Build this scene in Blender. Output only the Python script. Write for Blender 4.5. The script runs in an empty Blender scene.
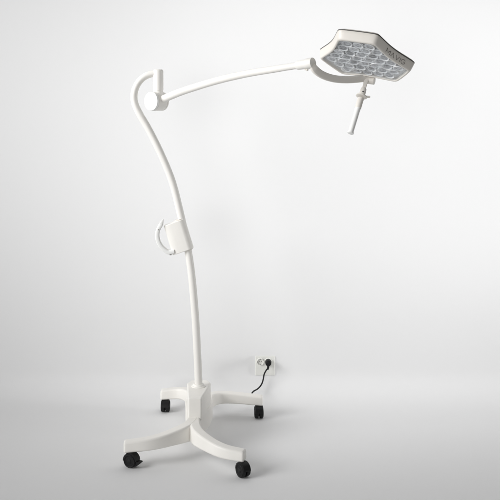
import bpy, bmesh, math, random
from mathutils import Vector, Matrix
random.seed(4)
S = bpy.context.scene
C = S.collection
F, CAMD, CAMH, HOR = 920.0, 4.0, 1.5, 95.0      # focal length in photo pixels, camera distance, height, horizon row
V = Vector

def P(u, v, d):                                  # photo pixel + distance -> point in the place
    return V(((u - 250) * d / F, d - CAMD, CAMH - (v - HOR) * d / F))

# ------------------------------------------------------------------ materials
def mat(name, col, rough=.4, metal=0.0, bump=0.0, bscale=400, var=0.0, vscale=30, coat=0.0, spec=.5):
    m = bpy.data.materials.new(name); m.use_nodes = True
    nt = m.node_tree; b = nt.nodes['Principled BSDF']
    b.inputs['Base Color'].default_value = (*col, 1)
    b.inputs['Roughness'].default_value = rough
    b.inputs['Metallic'].default_value = metal
    b.inputs['Coat Weight'].default_value = coat
    b.inputs['Specular IOR Level'].default_value = spec
    tc = nt.nodes.new('ShaderNodeTexCoord')
    if var:
        n = nt.nodes.new('ShaderNodeTexNoise'); n.inputs['Scale'].default_value = vscale; n.inputs['Detail'].default_value = 4
        r = nt.nodes.new('ShaderNodeValToRGB')
        r.color_ramp.elements[0].position = .3; r.color_ramp.elements[1].position = .7
        r.color_ramp.elements[0].color = (*[c * (1 - var) for c in col], 1)
        r.color_ramp.elements[1].color = (*[min(1, c * (1 + var * .4)) for c in col], 1)
        nt.links.new(tc.outputs['Object'], n.inputs['Vector'])
        nt.links.new(n.outputs['Fac'], r.inputs['Fac']); nt.links.new(r.outputs['Color'], b.inputs['Base Color'])
        mr = nt.nodes.new('ShaderNodeMapRange')
        mr.inputs['To Min'].default_value = rough * .85; mr.inputs['To Max'].default_value = min(1, rough * 1.2)
        nt.links.new(n.outputs['Fac'], mr.inputs['Value']); nt.links.new(mr.outputs['Result'], b.inputs['Roughness'])
    if bump:
        n2 = nt.nodes.new('ShaderNodeTexNoise'); n2.inputs['Scale'].default_value = bscale; n2.inputs['Detail'].default_value = 3
        bp = nt.nodes.new('ShaderNodeBump'); bp.inputs['Strength'].default_value = bump; bp.inputs['Distance'].default_value = .001
        nt.links.new(tc.outputs['Object'], n2.inputs['Vector'])
        nt.links.new(n2.outputs['Fac'], bp.inputs['Height']); nt.links.new(bp.outputs['Normal'], b.inputs['Normal'])
    return m

WHITE = mat('white_powder_coat', (.865, .845, .803), .36, bump=.12, bscale=700, var=.02, vscale=9)
BASEW = mat('white_moulded_plastic', (.90, .878, .832), .42, bump=.18, bscale=500, var=.03, vscale=14)
SHELL = mat('off_white_shell', (.78, .745, .69), .38, bump=.1, bscale=600, var=.02, vscale=16)
CAP = mat('bright_white_plastic', (.90, .90, .88), .30, var=.01)
TRIM = mat('dark_grey_seal', (.10, .097, .09), .5)
INK = mat('grey_print', (.20, .186, .175), .55)
MIDGREY = mat('mid_grey', (.35, .34, .32), .6)  # one even grey for hook pin, hook screw and pin holes
BLACK = mat('black_nylon', (.006, .006, .0065), .5, bump=.15, bscale=300, var=.15, spec=.3)
RUBBER = mat('black_rubber', (.008, .008, .0085), .6, bump=.2, bscale=250, var=.2, spec=.3)
STEEL = mat('zinc_steel', (.62, .61, .58), .3, metal=1, var=.05)
PLATEM = mat('reflector_plate', (.78, .78, .78), .4, metal=.35, var=.12, vscale=60, bump=.2, bscale=160)
CUP = mat('mirror_cup', (.88, .88, .88), .24, metal=.75, bump=.9, bscale=120, var=.3, vscale=80)
LENS = mat('frosted_lens', (.50, .50, .505), .12, coat=.6, var=.55, vscale=95, bump=.5, bscale=140)
RIMM = mat('bright_lens_ring', (.92, .92, .92), .2, bump=.6, bscale=110, coat=.5)
SOCKET = mat('socket_plastic', (.80, .80, .76), .35, var=.02)
WALLM = mat('white_wall_paint', (.82, .82, .82), .85, bump=.05, bscale=180, spec=.15)
FLOORM = WALLM

def cover_mat():
    m = bpy.data.materials.new('clear_cover'); m.use_nodes = True; nt = m.node_tree
    for n in list(nt.nodes):
        if n.type != 'OUTPUT_MATERIAL': nt.nodes.remove(n)
    out = [n for n in nt.nodes if n.type == 'OUTPUT_MATERIAL'][0]
    tr = nt.nodes.new('ShaderNodeBsdfTransparent'); tr.inputs['Color'].default_value = (.95, .96, .97, 1)
    gl = nt.nodes.new('ShaderNodeBsdfGlossy'); gl.inputs['Roughness'].default_value = .08
    mx = nt.nodes.new('ShaderNodeMixShader');     mx.inputs[0].default_value = .07; nt.links.new(tr.outputs[0], mx.inputs[1]); nt.links.new(gl.outputs[0], mx.inputs[2])
    nt.links.new(mx.outputs[0], out.inputs['Surface'])
    return m
COVER = cover_mat()
def vary(m, lo, hi):
    nt = m.node_tree; b = nt.nodes['Principled BSDF']; oi = nt.nodes.new('ShaderNodeObjectInfo')
    mr = nt.nodes.new('ShaderNodeMapRange'); mr.inputs['To Min'].default_value = lo; mr.inputs['To Max'].default_value = hi
    mx = nt.nodes.new('ShaderNodeMix'); mx.data_type = 'RGBA'; mx.blend_type = 'MULTIPLY'; mx.inputs[0].default_value = 1
    src = b.inputs['Base Color'].links[0].from_socket
    nt.links.new(oi.outputs['Random'], mr.inputs['Value']); nt.links.new(src, mx.inputs[6]); nt.links.new(mr.outputs['Result'], mx.inputs[7])
    nt.links.new(mx.outputs[2], b.inputs['Base Color'])
vary(LENS, .75, 1.35); vary(CUP, .85, 1.2)  # uneven glare from cell to cell, put into the base colours

# ------------------------------------------------------------------ mesh helpers
def link(name, bm, m, parent=None, bevel=0.0, seg=3, sharp=38, bangle=40):
    if bevel:
        bm.normal_update()
        es = [e for e in bm.edges if len(e.link_faces) == 2 and e.calc_face_angle(0) > math.radians(bangle)]
        bmesh.ops.bevel(bm, geom=es, offset=bevel, segments=seg, profile=.5, affect='EDGES', clamp_overlap=True)
    bmesh.ops.recalc_face_normals(bm, faces=bm.faces[:])
    me = bpy.data.meshes.new(name); bm.to_mesh(me); bm.free()
    for p in me.polygons: p.use_smooth = True
    me.set_sharp_from_angle(angle=math.radians(sharp))
    me.materials.append(m)
    o = bpy.data.objects.new(name, me); C.objects.link(o)
    if parent is not None:
        o.parent = parent
        o.matrix_parent_inverse = world_of(parent).inverted()
    if bevel:
        w = o.modifiers.new('wn', 'WEIGHTED_NORMAL'); w.keep_sharp = True
    return o

def world_of(o):
    if o.parent is None: return o.matrix_basis.copy()
    return world_of(o.parent) @ o.matrix_parent_inverse @ o.matrix_basis

def catmull(pts, n=10):
    pts = [V(p) for p in pts]; out = []
    for i in range(len(pts) - 1):
        p0 = pts[i - 1] if i else pts[0] * 2 - pts[1]
        p1, p2 = pts[i], pts[i + 1]
        p3 = pts[i + 2] if i + 2 < len(pts) else p2 * 2 - p1
        for k in range(n):
            t = k / n
            out.append(.5 * ((2 * p1) + (p2 - p0) * t + (2 * p0 - 5 * p1 + 4 * p2 - p3) * t * t + (3 * p1 - p0 - 3 * p2 + p3) * t ** 3))
    out.append(pts[-1]); return out

def tube(bm, pts, rad, sides=20, cap=True, ell=None):
    """sweep a circle (or ellipse ell=(a,b) with b towards the given up) along pts"""
    n = len(pts); rads = rad if isinstance(rad, (list, tuple)) else [rad] * n
    T = []
    for i in range(n):
        a = pts[max(i - 1, 0)]; b = pts[min(i + 1, n - 1)]
        T.append((b - a).normalized())
    nrm = T[0].orthogonal().normalized()
    if ell: nrm = (ell[2] - T[0] * ell[2].dot(T[0])).normalized()
    rings = []
    for i in range(n):
        if i:
            nrm = nrm - T[i] * nrm.dot(T[i]); nrm.normalize()
        bn = T[i].cross(nrm)
        r = []
        for k in range(sides):
            a = 2 * math.pi * k / sides
            ca, sa = math.cos(a), math.sin(a)
            if ell:
                f = lambda x: math.copysign(abs(x) ** .45, x)
                off = nrm * f(ca) * ell[0] * rads[i] + bn * f(sa) * ell[1] * rads[i]
            else: off = (nrm * ca + bn * sa) * rads[i]
            r.append(bm.verts.new(pts[i] + off))
        rings.append(r)
    for i in range(n - 1):
        for k in range(sides):
            bm.faces.new((rings[i][k], rings[i][(k + 1) % sides], rings[i + 1][(k + 1) % sides], rings[i + 1][k]))
    if cap:
        bm.faces.new(rings[0][::-1]); bm.faces.new(rings[-1])

def lathe(bm, prof, origin, axis, sides=40):
    """prof: (distance along axis, radius) list, closed on the axis when the radius is 0"""
    axis = V(axis).normalized(); a = axis.orthogonal().normalized(); b = axis.cross(a)
    rings = []
    for t, r in prof:
        c = V(origin) + axis * t
        if r < 1e-6: rings.append([bm.verts.new(c)]); continue
        rings.append([bm.verts.new(c + (a * math.cos(2 * math.pi * k / sides) + b * math.sin(2 * math.pi * k / sides)) * r) for k in range(sides)])
    for A, B in zip(rings, rings[1:]):
        for k in range(sides):
            j = (k + 1) % sides
            q = [A[k % len(A)], A[j % len(A)], B[j % len(B)], B[k % len(B)]]
            u = []
            for x in q:
                if x not in u: u.append(x)
            if len(u) > 2: bm.faces.new(u)

def rcyl(bm, origin, axis, length, r, e=.002, sides=40):
    prof = [(0, 0), (0, r - e)]
    for k in range(1, 4): prof.append((e - e * math.cos(k * math.pi / 6), r - e + e * math.sin(k * math.pi / 6)))
    for k in range(3, -1, -1): prof.append((length - e + e * math.cos(k * math.pi / 6), r - e + e * math.sin(k * math.pi / 6)))
    prof.append((length, 0)); lathe(bm, prof, origin, axis, sides)

def prism(bm, poly, z0, z1):
    """poly of (x,y) or (x,y,ztop)"""
    lo = [bm.verts.new((p[0], p[1], z0)) for p in poly]
    hi = [bm.verts.new((p[0], p[1], p[2] if len(p) > 2 else z1)) for p in poly]
    n = len(poly)
    for i in range(n): bm.faces.new((lo[i], lo[(i + 1) % n], hi[(i + 1) % n], hi[i]))
    bm.faces.new(lo[::-1]); bm.faces.new(hi)

def box(bm, c, h, M=None):
    vs = [bm.verts.new((M @ V((c[0] + sx * h[0], c[1] + sy * h[1], c[2] + sz * h[2]))) if M else (c[0] + sx * h[0], c[1] + sy * h[1], c[2] + sz * h[2]))
          for sx in (-1, 1) for sy in (-1, 1) for sz in (-1, 1)]
    for f in ((0, 1, 3, 2), (4, 6, 7, 5), (0, 4, 5, 1), (2, 3, 7, 6), (0, 2, 6, 4), (1, 5, 7, 3)):
        bm.faces.new([vs[i] for i in f])

def empty(name, loc, label, cat):
    o = bpy.data.objects.new(name, None); C.objects.link(o); o.location = loc
    o.empty_display_size = .1; o['label'] = label; o['category'] = cat
    return o

NEW = bmesh.new

# ------------------------------------------------------------------ setting: floor and wall, one smooth cove between
YW, RA, RC, XW = .56, .24, .15, 4.5
bm = NEW()
vs = [bm.verts.new(p) for p in ((-XW, -8, 0), (XW, -8, 0), (XW, YW - RA, 0), (-XW, YW - RA, 0))]
bm.faces.new(vs)
o = link('floor', bm, FLOORM); o['kind'] = 'structure'
bm = NEW()
xs, zs = [0.0], [0.0]
for k in range(400):                                     # the bend eases in and out, so the cove has no visible edge
    u = (k + .5) / 400; th = math.pi / 2 * u * u * (3 - 2 * u)
    xs.append(xs[-1] + math.cos(th)); zs.append(zs[-1] + math.sin(th))
prof = [(YW - RA + RA * xs[k] / xs[-1], RC * zs[k] / zs[-1]) for k in range(0, 401, 10)] + [(YW, 3.6)]
A = [bm.verts.new((-XW, y, z)) for y, z in prof]; B = [bm.verts.new((XW, y, z)) for y, z in prof]
for i in range(len(prof) - 1): bm.faces.new((A[i], B[i], B[i + 1], A[i + 1]))
o = link('wall', bm, WALLM); o['kind'] = 'structure'

# ------------------------------------------------------------------ the examination lamp
lamp = empty('examination_lamp', (-.222, 0, 0),
             'tall white mobile examination lamp on four black casters with angular lamp head', 'lamp')

# --- base hub: low skirt with a tapered block on it
skirt = [(-.172, .215, .128), (-.167, .116, .128), (-.176, .016, .134), (-.198, -.05, .138), (-.214, -.12, .136), (-.226, -.150, .130),
         (-.236, -.158, .128), (-.250, -.150, .130), (-.268, -.12, .136), (-.278, 0, .138), (-.290, .116, .128), (-.283, .215, .128), (-.225, .255, .120)]
bm = NEW(); prism(bm, skirt, .052, .14)
hub = link('hub', bm, BASEW, lamp, bevel=.004, bangle=30)
bm = NEW()
blk = [(-.204, -.124), (-.173, .078), (-.190, .120), (-.262, .120), (-.279, .078), (-.261, -.124)]
prism(bm, [(x, y) for x, y in blk], .125, .224)
link('column_block', bm, BASEW, hub, bevel=.0065, seg=4, bangle=25)

# --- four curved legs
def leg(cl, zt, zb=.056, w=.024):
    pts = catmull([V((x, y, 0)) for x, y in cl], 8)
    L = [0]
    for a, b in zip(pts, pts[1:]): L.append(L[-1] + (b - a).length)
    n = len(pts); bm = NEW(); rings = []
    for i, p in enumerate(pts):
        t = (pts[min(i + 1, n - 1)] - pts[max(i - 1, 0)]).normalized(); s = V((t.y, -t.x, 0))
        f = L[i] / L[-1]
        z1 = zt[0] + (zt[1] - zt[0]) * (f ** .85); z0 = zb + .010 * math.sin(math.pi * f)
        ww = w * (1.08 - .10 * f)
        rings.append([bm.verts.new((p + s * a * ww).to_tuple()[:2] + (z,)) for a, z in ((-1, z0), (1, z0), (.90, z1), (-.90, z1))])
    for A, B in zip(rings, rings[1:]):
        for k in range(4): bm.faces.new((A[k], A[(k + 1) % 4], B[(k + 1) % 4], B[k]))
    bm.faces.new(rings[0][::-1]); bm.faces.new(rings[-1])
    return link('leg', bm, BASEW, lamp, bevel=.009, seg=4, bangle=45)

FLc = [(-.236, -.09), (-.254, -.158), (-.311, -.214), (-.398, -.264), (-.511, -.276)]
FRc = [(-.236, -.09), (-.224, -.190), (-.186, -.264), (-.110, -.342), (-.019, -.372)]
BRc = [(-.216, .03), (-.198, .19), (-.168, .265), (-.100, .296), (.060, .287)]
BLc = [(-.250, .05), (-.258, .21), (-.288, .315), (-.335, .365), (-.424, .372)]
leg(FLc, (.148, .099)); leg(FRc, (.147, .099)); leg(BRc, (.150, .099)); leg(BLc, (.158, .101))

# --- casters: hood > two wheels, stem, brake lever
def caster(x, y, ang, lever=False, lab=None):
    R, W, G = .0275, .0165, .007                     # wheel radius, width, gap between the wheels
    d = V((math.cos(ang), math.sin(ang), 0)); s = V((-d.y, d.x, 0)); up = V((0, 0, 1))
    c = V((x, y, R)) - d * .012                      # wheel axle trails the stem
    bm = NEW()                                       # hood: a block between the wheels and a curved guard over the top
    prof = [(R + .004) * V((math.cos(a), math.sin(a))) for a in [math.radians(-5 + k * 13) for k in range(15)]]
    inn = [(R - .006) * V((math.cos(a), math.sin(a))) for a in [math.radians(177 - k * 13) for k in range(15)]]
    pl = prof + inn
    hw = G / 2 + W * .80
    for hwid, pol in ((hw, pl), (G / 2 - .0005, [.020 * V((math.cos(a), math.sin(a))) for a in [k * math.pi / 8 for k in range(16)]])):
        lo = [bm.verts.new(c + d * p.x + up * p.y - s * hwid) for p in pol]; hi = [bm.verts.new(c + d * p.x + up * p.y + s * hwid) for p in pol]
        m = len(pol)
        for i in range(m): bm.faces.new((lo[i], lo[(i + 1) % m], hi[(i + 1) % m], hi[i]))
        bm.faces.new(lo[::-1]); bm.faces.new(hi)
    rcyl(bm, c + d * .012 + up * (R - .004), up, .012, .0115, .0015, 24)
    body = link('caster', bm, BLACK, lamp, bevel=.0012, seg=2)
    if lab: body['label'] = lab
    for sg in (-1, 1):
        bm = NEW()
        a0 = c + s * sg * (G / 2)
        lathe(bm, [(0, 0), (0, R * .95), (.001, R * .98), (.003, R), (W - .005, R), (W - .002, R * .965), (W, R * .88), (W - .002, R * .74), (W - .0035, R * .70), (W - .003, R * .35), (W - .001, R * .30), (W, R * .2), (W, 0)], a0, s * sg, 36)
        link('wheel', bm, RUBBER, body)
    bm = NEW(); rcyl(bm, c + d * .012 + up * (R + .0075), up, .024, .0085, .001, 24)
    rcyl(bm, c + d * .012 + up * (.052), up, .0085, .0125, .001, 24)
    link('stem', bm, SHELL, body)
    if lever:
        bm = NEW()
        M = Matrix.Translation(c) @ Matrix((( -d.x, s.x, 0, 0), (-d.y, s.y, 0, 0), (0, 0, 1, 0), (0, 0, 0, 1)))
        pol = [(.018, .004), (.031, .001), (.043, .0), (.046, -.003), (.043, -.006), (.031, -.0165), (.022, -.019), (.016, -.012)]
        lo = [bm.verts.new(M @ V((px, -.014, pz))) for px, pz in pol]; hi = [bm.verts.new(M @ V((px, .014, pz))) for px, pz in pol]
        m = len(pol)
        for i in range(m): bm.faces.new((lo[i], lo[(i + 1) % m], hi[(i + 1) % m], hi[i]))
        bm.faces.new(lo[::-1]); bm.faces.new(hi)
        link('brake_lever', bm, BLACK, body, bevel=.0015, seg=2)

caster(-.489, -.282, math.radians(155), True, 'black twin wheel caster with its brake lever sticking out')
caster(-.034, -.374, math.radians(125))
caster(.040, .287, math.radians(95))
caster(-.400, .371, math.radians(88))

# --- column
DC = 4.03
colpx = [(198.6, 388), (198.2, 372), (197.2, 350), (195.7, 322), (193.6, 295), (190.8, 268), (186.4, 241), (179.6, 210), (172.0, 181), (161.0, 154),
         (149.0, 130), (140.2, 115), (135.9, 106.2), (134.1, 99), (134.5, 92), (136.9, 85.2), (141.4, 79.2), (147.6, 75.2), (156.0, 73.0)]
cp = catmull([P(u, v, DC) for u, v in colpx], 8)
n = len(cp)
bm = NEW(); tube(bm, cp, [.0170 - .0022 * i / n for i in range(n)], 28)
link('column', bm, WHITE, lamp)
b0 = P(198.6, 388, DC); b0.z = .222
bm = NEW(); lathe(bm, [(0, .031), (.004, .031), (.006, .029), (.007, .026), (.012, .0235), (.014, .021), (.014, 0)], b0, (0, 0, 1))
link('column_collar', bm, BASEW, lamp)
bm = NEW(); rcyl(bm, b0 + V((.027, -.012, .001)), (0, 0, 1), .006, .0035, .0008, 16)
link('screw', bm, STEEL, lamp)

# --- grip sleeve with a cable hook on the column
a = P(179.2, 219.8, DC); b = P(188.0, 248.4, DC)
ax = (b - a).normalized(); L = (b - a).length
lf = V((ax.z, 0, -ax.x)); lf = lf if lf.x < 0 else -lf                # towards the photo's left, square to the column
yy = V((0, 1, 0))
def sl(u, w, t): return a + ax * t + lf * u + yy * w
bm = NEW()
prof2 = []
for k in range(13):
    an = math.radians(-90 + 180 * k / 12); prof2.append((-.0255 * math.cos(an) * 1.0, .0265 * math.sin(an)))
prof2 += [(.040, .024), (.064, .018), (.071, .010), (.071, -.010), (.064, -.018), (.040, -.024)]
lo, hi = [], []
for u, w in prof2:
    dt = max(0, u) * .06
    lo.append(bm.verts.new(sl(u, w, 0 + dt))); hi.append(bm.verts.new(sl(u, w, L + .004 + dt)))
m = len(prof2)
for i in range(m): bm.faces.new((lo[i], lo[(i + 1) % m], hi[(i + 1) % m], hi[i]))
bm.faces.new(lo[::-1]); bm.faces.new(hi)
sleeve = link('grip_sleeve', bm, BASEW, lamp, bevel=.003, bangle=50)
for pa, pc, r_ in ((a - ax * .004, a + ax * .002, .0205), (b - ax * .002, b + ax * .008, .0200)):
    bm = NEW(); tube(bm, [pa, pc], r_, 28); link('sleeve_ring', bm, SHELL, sleeve)
hk = catmull([P(u, v, DC - .012) for u, v in ((163.2, 219.2), (161.2, 224.0), (158.4, 229.2), (157.3, 234.5), (158.0, 240.0), (160.4, 245.2), (164.2, 249.4), (168.8, 252.0), (174.5, 251.0))], 8)
n = len(hk); rr = [min(1, .18 + i / 9) for i in range(n)]
bm = NEW(); tube(bm, hk, rr, 20, ell=(.0095, .0125, V((1, 0, 0))))
link('hook', bm, CAP, sleeve)
bm = NEW(); rcyl(bm, P(170.6, 251.5, DC - .012), (0, 0, -1), .016, .0045, .001, 16)
link('hook_pin', bm, MIDGREY, sleeve)
bm = NEW(); rcyl(bm, P(158.4, 229.6, DC - .0245), (0, -1, 0), .002, .0028, .0005, 12)
link('screw', bm, MIDGREY, sleeve)

# --- pivot on the column's top, elbow joint
t0 = P(158.2, 69.4, DC); hgt = (94.2 - 69.4) * DC / F
bm = NEW()
lathe(bm, [(0, 0), (0, .0150), (.0006, .0180), (.002, .0203), (.0045, .0220), (.008, .0228), (hgt - .016, .0228), (hgt - .0155, .0210), (hgt - .0135, .0210), (hgt - .013, .0222), (hgt - .001, .0220), (hgt, .021), (hgt, .0), ], t0, (0, 0, -1))
link('pivot', bm, WHITE, lamp)
bm = NEW(); rcyl(bm, P(158.2, 93.8, DC), (0, 0, -1), .02, .0150, .001)
link('pivot_neck', bm, SHELL, lamp)
eax = V((.63, .777, -.012)).normalized()
e0 = P(150.6, 101.3, DC - .03); RE, LE = .0415, .074
bm = NEW()
lathe(bm, [(.012, 0), (.012, RE * .96), (.0125, RE), (LE - .010, RE), (LE - .010, RE * .955), (LE - .008, RE * .955), (LE - .008, RE), (LE - .003, RE), (LE - .0008, RE - .0012), (LE, RE - .004), (LE, 0)], e0, eax, 56)
elbow = link('elbow_joint', bm, WHITE, lamp)
bm = NEW()
lathe(bm, [(0, 0), (-.0006, RE * .5), (0, RE - .004), (.0008, RE - .0012), (.003, RE), (.011, RE), (.0112, RE * .96), (.013, RE * .96), (.013, 0)], e0, eax, 56)
link('end_cap', bm, CAP, elbow)

# --- spring arm: square to the elbow's axle, so it comes towards the camera on its way right
s0 = e0 + eax * (LE * .55)
adir = V((.777, -.63, 0))
def armpt(u, v):
    k = (u - 250) / F                                  # X = k * D
    D0 = s0.y + CAMD
    t = (k * D0 - s0.x) / (adir.x - k * adir.y)
    return P(u, v, D0 + adir.y * t)
apx = [(158.5, 100.6), (164.8, 98.4), (180, 92.2), (195, 87.2), (210, 82.6), (225, 78.6), (240, 75.2), (255, 72.3), (270, 69.9), (284, 67.6), (298, 65.4), (312.5, 63.0)]
ap = catmull([armpt(u, v) for u, v in apx], 8); n = len(ap)
bm = NEW(); tube(bm, ap, [.0170 - .0042 * i / n for i in range(n)], 28)
link('spring_arm', bm, WHITE, lamp)
c1 = armpt(297, 65.5); c2 = armpt(313.2, 62.9); cd = (c2 - c1).normalized(); cl_ = (c2 - c1).length
bm = NEW()
lathe(bm, [(0, .0125), (.001, .0165), (.006, .0180), (cl_ * .5, .0188), (cl_ * .62, .0192), (cl_ * .64, .0212), (cl_ - .003, .0212), (cl_ - .0008, .0204), (cl_, .019), (cl_, 0)], c1, cd, 36)
collar = link('swivel_collar', bm, WHITE, lamp)
bm = NEW(); k1 = armpt(306.5, 66.5); rcyl(bm, k1, (.15, 0, -1), .017, .0055, .002, 20); rcyl(bm, k1 + V((-.008, 0, -.0125)), (1, 0, .25), .016, .0022, .0005, 12)
link('friction_knob', bm, SHELL, collar)

# --- lamp head: three-lobed hexagonal shell, its own frame (x along the hinged side, y away from it, z up through the shell)
DH = 3.50
ex = V((.9257, -.3486, -.1467)).normalized()             # along the hinged long side, left -> right
ey = V((.2634, .8725, -.4115)); ey = (ey - ex * ey.dot(ex)).normalized()
ez = ex.cross(ey)                                       # up through the shell
LA, LB = .223, .1366
dl = (LA + 2 * LB) / (2 * math.sqrt(3)); ds = (LB + 2 * LA) / (2 * math.sqrt(3))
hc = P(363.28, 62.07, DH)
hinge = hc + ey * dl
HM = Matrix.Translation(hc) @ Matrix(((ex.x, ey.x, ez.x, 0), (ex.y, ey.y, ez.y, 0), (ex.z, ey.z, ez.z, 0), (0, 0, 0, 1)))

def outline(off=0.0, dent=.011, rc=.024, res=7):
    """rounded hexagon: long sides (dented) at 90, 210, 330 deg, short sides between; offset outwards by off"""
    lines = []
    for k in range(6):
        an = math.radians(90 + 60 * k); dd = (dl if k % 2 == 0 else ds) + off
        lines.append((V((math.cos(an), math.sin(an))), dd))
    cor = []
    for k in range(6):
        (n1, d1), (n2, d2) = lines[k], lines[(k + 1) % 6]
        det = n1.x * n2.y - n1.y * n2.x
        cor.append(V(((d1 * n2.y - d2 * n1.y) / det, (n1.x * d2 - n2.x * d1) / det)))
    pts = []
    for k in range(6):                                   # side k+1 starts at corner k
        c0, c1_ = cor[k - 1], cor[k]; nn = lines[k][0]; t = (c1_ - c0).normalized(); ln = (c1_ - c0).length
        m = 16 if k % 2 == 0 else 10
        for i in range(m + 1):
            f = (rc * .62 + (ln - 1.24 * rc) * i / m)
            g = f / ln
            dn = dent * (math.sin(math.pi * g) ** 1.6) if k % 2 == 0 else -.002 * math.sin(math.pi * g)
            pts.append(c0 + t * f - nn * dn)
        c = cor[k]; n2 = lines[(k + 1) % 6][0]; nx = cor[(k + 1) % 6]; t2 = (nx - c).normalized()
        pa, pb = c - t * rc * .62, c + t2 * rc * .62
        for i in range(1, res):
            u = i / res
            pts.append((1 - u) ** 2 * pa + 2 * u * (1 - u) * c + u * u * pb)
    return pts

def loft(bm, levels, cap0=False, cap1=False):
    rings = [[bm.verts.new(HM @ V((p.x, p.y, z))) for p in outline(off)] for off, z in levels]
    for A, B in zip(rings, rings[1:]):
        m = len(A)
        for i in range(m): bm.faces.new((A[i], A[(i + 1) % m], B[(i + 1) % m], B[i]))
    if cap0: bm.faces.new(rings[0][::-1])
    if cap1: bm.faces.new(rings[-1])

HT = .037
WALL_PROF = [(.0010, .003), (.0035, .010), (.0068, .024), (.0085, HT - .003)]
bm = NEW()
loft(bm, [(-.010, .012), (-.0085, .0015), (-.007, -.0005), (-.003, -.0008), (-.0005, .0006), *WALL_PROF, (.0075, HT - .001), (.004, HT - .001)])
head = link('lamp_head', bm, SHELL, lamp)
bm = NEW(); loft(bm, [(.002, HT - .002), (.0088, HT - .0015), (.0092, HT + .002), (.006, HT + .0035), (.0, HT + .0035)], True, True)
link('edge_seal', bm, TRIM, head)
bm = NEW(); loft(bm, [(.0, HT + .003), (.0055, HT + .004), (.0050, HT + .0055), (.0005, HT + .009), (-.012, HT + .013), (-.04, HT + .017), (-.08, HT + .019)], True, True)
link('top_shell', bm, SHELL, head)
bm = NEW(); loft(bm, [(-.0085, .0115), (-.0085, .0125)], True, True)
plate = link('light_panel', bm, PLATEM, head)
bm = NEW(); loft(bm, [(-.0092, .0022), (-.0092, .0036)], True, True)
link('clear_cover', bm, COVER, head)

# lens clusters on a triangular grid inside the panel
inner = outline(-.0315)
def inside(p):
    r = False; m = len(inner)
    for i in range(m):
        a_, b_ = inner[i], inner[(i + 1) % m]
        if (a_.y > p.y) != (b_.y > p.y) and p.x < (b_.x - a_.x) * (p.y - a_.y) / (b_.y - a_.y) + a_.x: r = not r
    return r
gs = .0435
rng = random.Random(7)
for j in range(-5, 6):
    for i in range(-6, 7):
        q = V((gs * (i + .5 * (j % 2) + .5), gs * (.866 * j - .2887)))
        if not inside(q): continue
        zdn = (-ez + ex * rng.uniform(-.10, .10) + ey * rng.uniform(-.10, .10)).normalized()
        o3 = HM @ V((q.x, q.y, .0098)); R = .0198 * rng.uniform(.97, 1.02)
        bm = NEW()                                       # cup wall; its lip below is bright
        lathe(bm, [(-.0005, R * .58), (.0012, R * .66), (.0046, R * .88), (.0052, R * .90), (.0052, R * 1.0), (-.001, R * 1.06)], o3, zdn, 28)
        n0 = len(bm.faces)
        lathe(bm, [(.0036, R * .80), (.0054, R * .86), (.0064, R * .95), (.0058, R * 1.05), (.0030, R * 1.085)], o3, zdn, 28)
        bm.faces.ensure_lookup_table()
        for f in bm.faces[n0:]: f.material_index = 1
        cup = link('reflector_cup', bm, CUP, head); cup.data.materials.append(RIMM)
        bm = NEW()
        lathe(bm, [(-.0002, R * .64), (.0018, R * .58), (.0033, R * .42), (.0041, R * .2), (.0042, 0)], o3, zdn, 24)
        link('lens', bm, LENS, cup)

# the word along the right-hand long side (330 deg)
def wall_frame():
    n = math.radians(330)
    nrm = V((math.cos(n), math.sin(n))); t = V((-nrm.y, nrm.x))     # t runs anticlockwise seen from above
    return nrm, t
nrm, tt = wall_frame()
GL = {'M': [[(0, 0), (0, 1), (.5, .25), (1, 1), (1, 0)]], 'A': [[(0, 0), (.5, 1), (1, 0)]], 'V': [[(0, 1), (.5, 0), (1, 1)]], 'I': [[(.0, 0), (.0, 1)]],
      'G': [[(.95, .80), (.75, .97), (.4, 1), (.1, .8), (0, .5), (.1, .2), (.4, 0), (.75, .03), (1, .2), (1, .48), (.6, .48)]]}
bm = NEW()
x = -.038; hL, zb_, sw = .0172, .0060, .0010
def onwall(xa, z):
    g = .5 + xa / LA
    for (oa, za), (ob, zb) in zip(WALL_PROF, WALL_PROF[1:]):
        if za <= z <= zb: off = oa + (ob - oa) * (z - za) / (zb - za)
    dn = .011 * (max(0, math.sin(math.pi * g)) ** 1.6)
    p = nrm * (dl + off - dn + .0006) + tt * xa
    return HM @ V((p.x, p.y, z))
for ch, wd in (('M', .024), ('A', .018), ('V', .018), ('I', .0), ('G', .019)):
    for st in GL[ch]:
        sub = []
        for (ax_, az_), (bx_, bz_) in zip(st, st[1:]):
            for k in range(4): sub.append((ax_ + (bx_ - ax_) * k / 4, az_ + (bz_ - az_) * k / 4))
        sub.append(st[-1])
        tube(bm, [onwall(x + a_ * wd, zb_ + b_ * hL) for a_, b_ in sub], sw, 6)
    x += wd * 1.08 + .0056
link('lettering', bm, INK, head)

# --- yoke band from the swivel collar round to the hinged side
DE = hinge.y + CAMD + .006                               # distance of the hinged side
def dd(u): return (c2.y + CAMD) + (DE - c2.y - CAMD) * max(0, min(1, (u - 313) / 52))
yp = catmull([P(u, v, dd(u)) for u, v in ((312.2, 65.2), (315.2, 69.6), (320.5, 73.9), (327.5, 77.0), (336, 79.0), (345, 79.6), (355, 79.2), (362, 78.4), (367.5, 77.8))], 8)
n = len(yp)
bm = NEW(); tube(bm, yp, [.85 + .15 * min(1, i / 8) for i in range(n)], 20, ell=(.0145, .0090, V((0, 0, 1))))
yoke = link('yoke', bm, SHELL, lamp)
bm = NEW(); h0 = hinge + ey * .012 - ez * .002
rcyl(bm, h0 - ex * .020, ex, .042, .0165, .002, 32)
link('hinge_knuckle', bm, SHELL, yoke)

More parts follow.
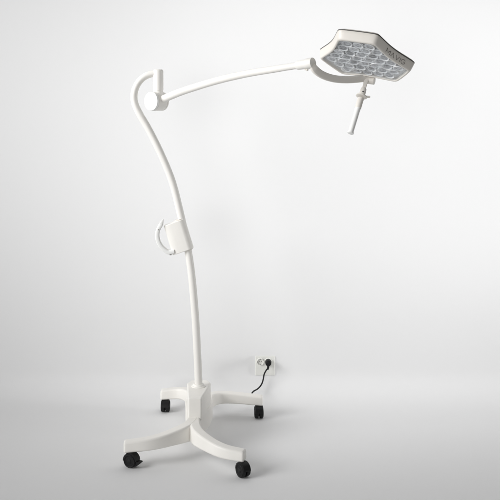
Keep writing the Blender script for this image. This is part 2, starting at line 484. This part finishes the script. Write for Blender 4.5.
# --- positioning handle along the head's axis
down = -ez
hp = P(367.0, 78.0, DE - .002)
def ha(t): return hp + hd * t
tip = P(350.4, 133.4, DE - .095); hd = (tip - hp).normalized(); HL = (tip - hp).length
bm = NEW()
pts = [hp - hd * .003, ha(.008), ha(.022), ha(.040), ha(.055)]
tube(bm, catmull(pts, 5), [1 - .42 * min(1, k / 12) for k in range(21)], 18, ell=(.0135, .0085, V((1, 0, 0))))
handle = link('handle', bm, SHELL, lamp)
bm = NEW(); lathe(bm, [(.046, 0), (.046, .009), (.050, .0115), (.075, .0125), (.079, .0115), (.081, .010), (.081, 0)], hp, hd, 28)
rcyl(bm, ha(.090), hd, .046, .0125, .002, 28)
link('socket_sleeve', bm, SHELL, handle)
bm = NEW(); rcyl(bm, ha(.0805), hd, .0045, .0225, .0012, 32)
rcyl(bm, ha(.083) + V((.012, 0, 0)), (1, -.2, -.12), .022, .0042, .001, 16)
link('flange', bm, SHELL, handle)
bm = NEW(); rcyl(bm, ha(.062) - V((.001, .0115, 0)), (0, -1, 0), .0025, .0035, .0006, 16)
link('screw', bm, TRIM, handle)
bm = NEW(); lathe(bm, [(.125, 0), (.125, .0115), (HL * .6, .0108), (HL - .006, .0104), (HL - .005, .0125), (HL - .001, .0130), (HL, .0115), (HL, 0)], hp, hd, 32)
link('grip', bm, CAP, handle)

# ------------------------------------------------------------------ wall socket and power cord
DWp = CAMD + YW
sc = P(265.0, 365.4, DWp); px = DWp / F                  # one photo pixel at the wall
sock = empty('wall_socket', (sc.x, YW, sc.z), 'square white double wall socket low on the pale wall', 'socket')
o1 = V((P(260.4, 361.3, DWp).x, YW, P(260.4, 361.3, DWp).z)); o2 = V((P(268.2, 361.3, DWp).x, YW, P(268.2, 361.3, DWp).z))
bm = NEW(); box(bm, (sc.x, YW - .0030, sc.z), (9.7 * px, .0029, 9.7 * px))
link('cover_plate', bm, SOCKET, sock, bevel=.003)
for c in (o1, o2):
    bm = NEW(); lathe(bm, [(.0050, 3.65 * px), (.0118, 3.55 * px), (.0125, 3.35 * px), (.0120, 3.1 * px), (.0066, 2.95 * px), (.0064, 0)], c, (0, -1, 0), 32)
    ot = link('outlet', bm, SOCKET, sock)
    if c is o1:
        bm = NEW()
        for dx in (-.0055, .0055): rcyl(bm, c + V((dx, -.0060, 0)), (0, -1, 0), .0009, .0027, .0003, 14)
        for dz in (-1, 1): box(bm, (c.x, c.y - .0075, c.z + dz * .0125), (.0022, .0012, .0018))
        link('pin_hole', bm, MIDGREY, ot)

cord = empty('power_cord', (o2.x, YW - .012, o2.z), 'short black power cord with a round plug pushed into the wall socket', 'power cord')
bm = NEW(); lathe(bm, [(.0115, 0), (.0115, 2.85 * px), (.020, 3.1 * px), (.034, 3.0 * px), (.038, 2.7 * px), (.040, 1.9 * px), (.040, 0)], o2, (0, -1, 0), 32)
pb = o2 + V((0, -.030, -.010))
tube(bm, [pb, pb + V((-.001, -.001, -.012)), pb + V((-.003, 0, -.022))], [.0065, .0055, .0042], 16)
link('plug', bm, BLACK, cord)
cps = [pb + V((-.002, 0, -.016)), P(266.4, 370.0, 4.525), P(264.2, 374.2, 4.525), P(263.3, 379.0, 4.52), P(261.6, 384.2, 4.51), P(258.0, 388.6, 4.49), P(253.0, 391.8, 4.44), V((-.004, .385, .058)), V((-.03, .350, .062)),
       V((-.09, .339, .072)), V((-.14, .330, .080)), V((-.19, .285, .088)), V((-.21, .258, .086)), V((-.215, .235, .086))]
cpt = catmull(cps, 8)
bm = NEW(); tube(bm, cpt, .0036, 12)
link('cable', bm, RUBBER, cord)

# ------------------------------------------------------------------ light
def area(name, loc, aim, size, power, spread=180, col=(1, 1, 1), size_y=None):
    l = bpy.data.lights.new(name, 'AREA'); l.energy = power; l.color = col; l.spread = math.radians(spread)
    l.shape = 'RECTANGLE'; l.size = size; l.size_y = size_y or size
    o = bpy.data.objects.new(name, l); C.objects.link(o); o.location = loc
    o.rotation_euler = (V(aim) - V(loc)).to_track_quat('-Z', 'Y').to_euler()
    return o
area('key_softbox', (-3.4, -1.7, 2.7), (1.0, .5, 1.0), 2.6, 31.5, 60)
area('wall_fill_above', (.75, -.15, 3.7), (.7, .56, 2.0), 2.2, 3.2, 56, size_y=.3)  # added lamp out of view, brightens the upper wall
area('wall_fill_side', (4.5, -.1, 1.2), (.7, .56, 1.15), .25, 4.0, 22, size_y=2.4)  # unseen lamp added to lift the right of the wall
area('wall_fill_far', (3.6, .1, 1.4), (.7, .56, 1.25), .2, 3.2, 22, size_y=1.6)  # another added lamp, rakes the wall from the right
area('front_fill', (-1.6, -6, 1.2), (.6, .5, .98), 4.8, 18, 38)

w = bpy.data.worlds.new('World'); S.world = w; w.use_nodes = True
w.node_tree.nodes['Background'].inputs['Color'].default_value = (1, 1, 1, 1)
w.node_tree.nodes['Background'].inputs['Strength'].default_value = .13

# ------------------------------------------------------------------ camera
cd_ = bpy.data.cameras.new('camera'); cam = bpy.data.objects.new('camera', cd_); C.objects.link(cam)
cam.location = (0, -CAMD, CAMH); cam.rotation_euler = (math.pi / 2, 0, 0)
cd_.sensor_width = 36; cd_.lens = 36 * F / 500; cd_.shift_y = -(250 - HOR) / 500
cd_.clip_end = 100; cd_.clip_start = .05
S.camera = cam
S.view_settings.view_transform = 'Standard'; S.view_settings.look = 'None'
S.view_settings.exposure = 0; S.view_settings.gamma = 1
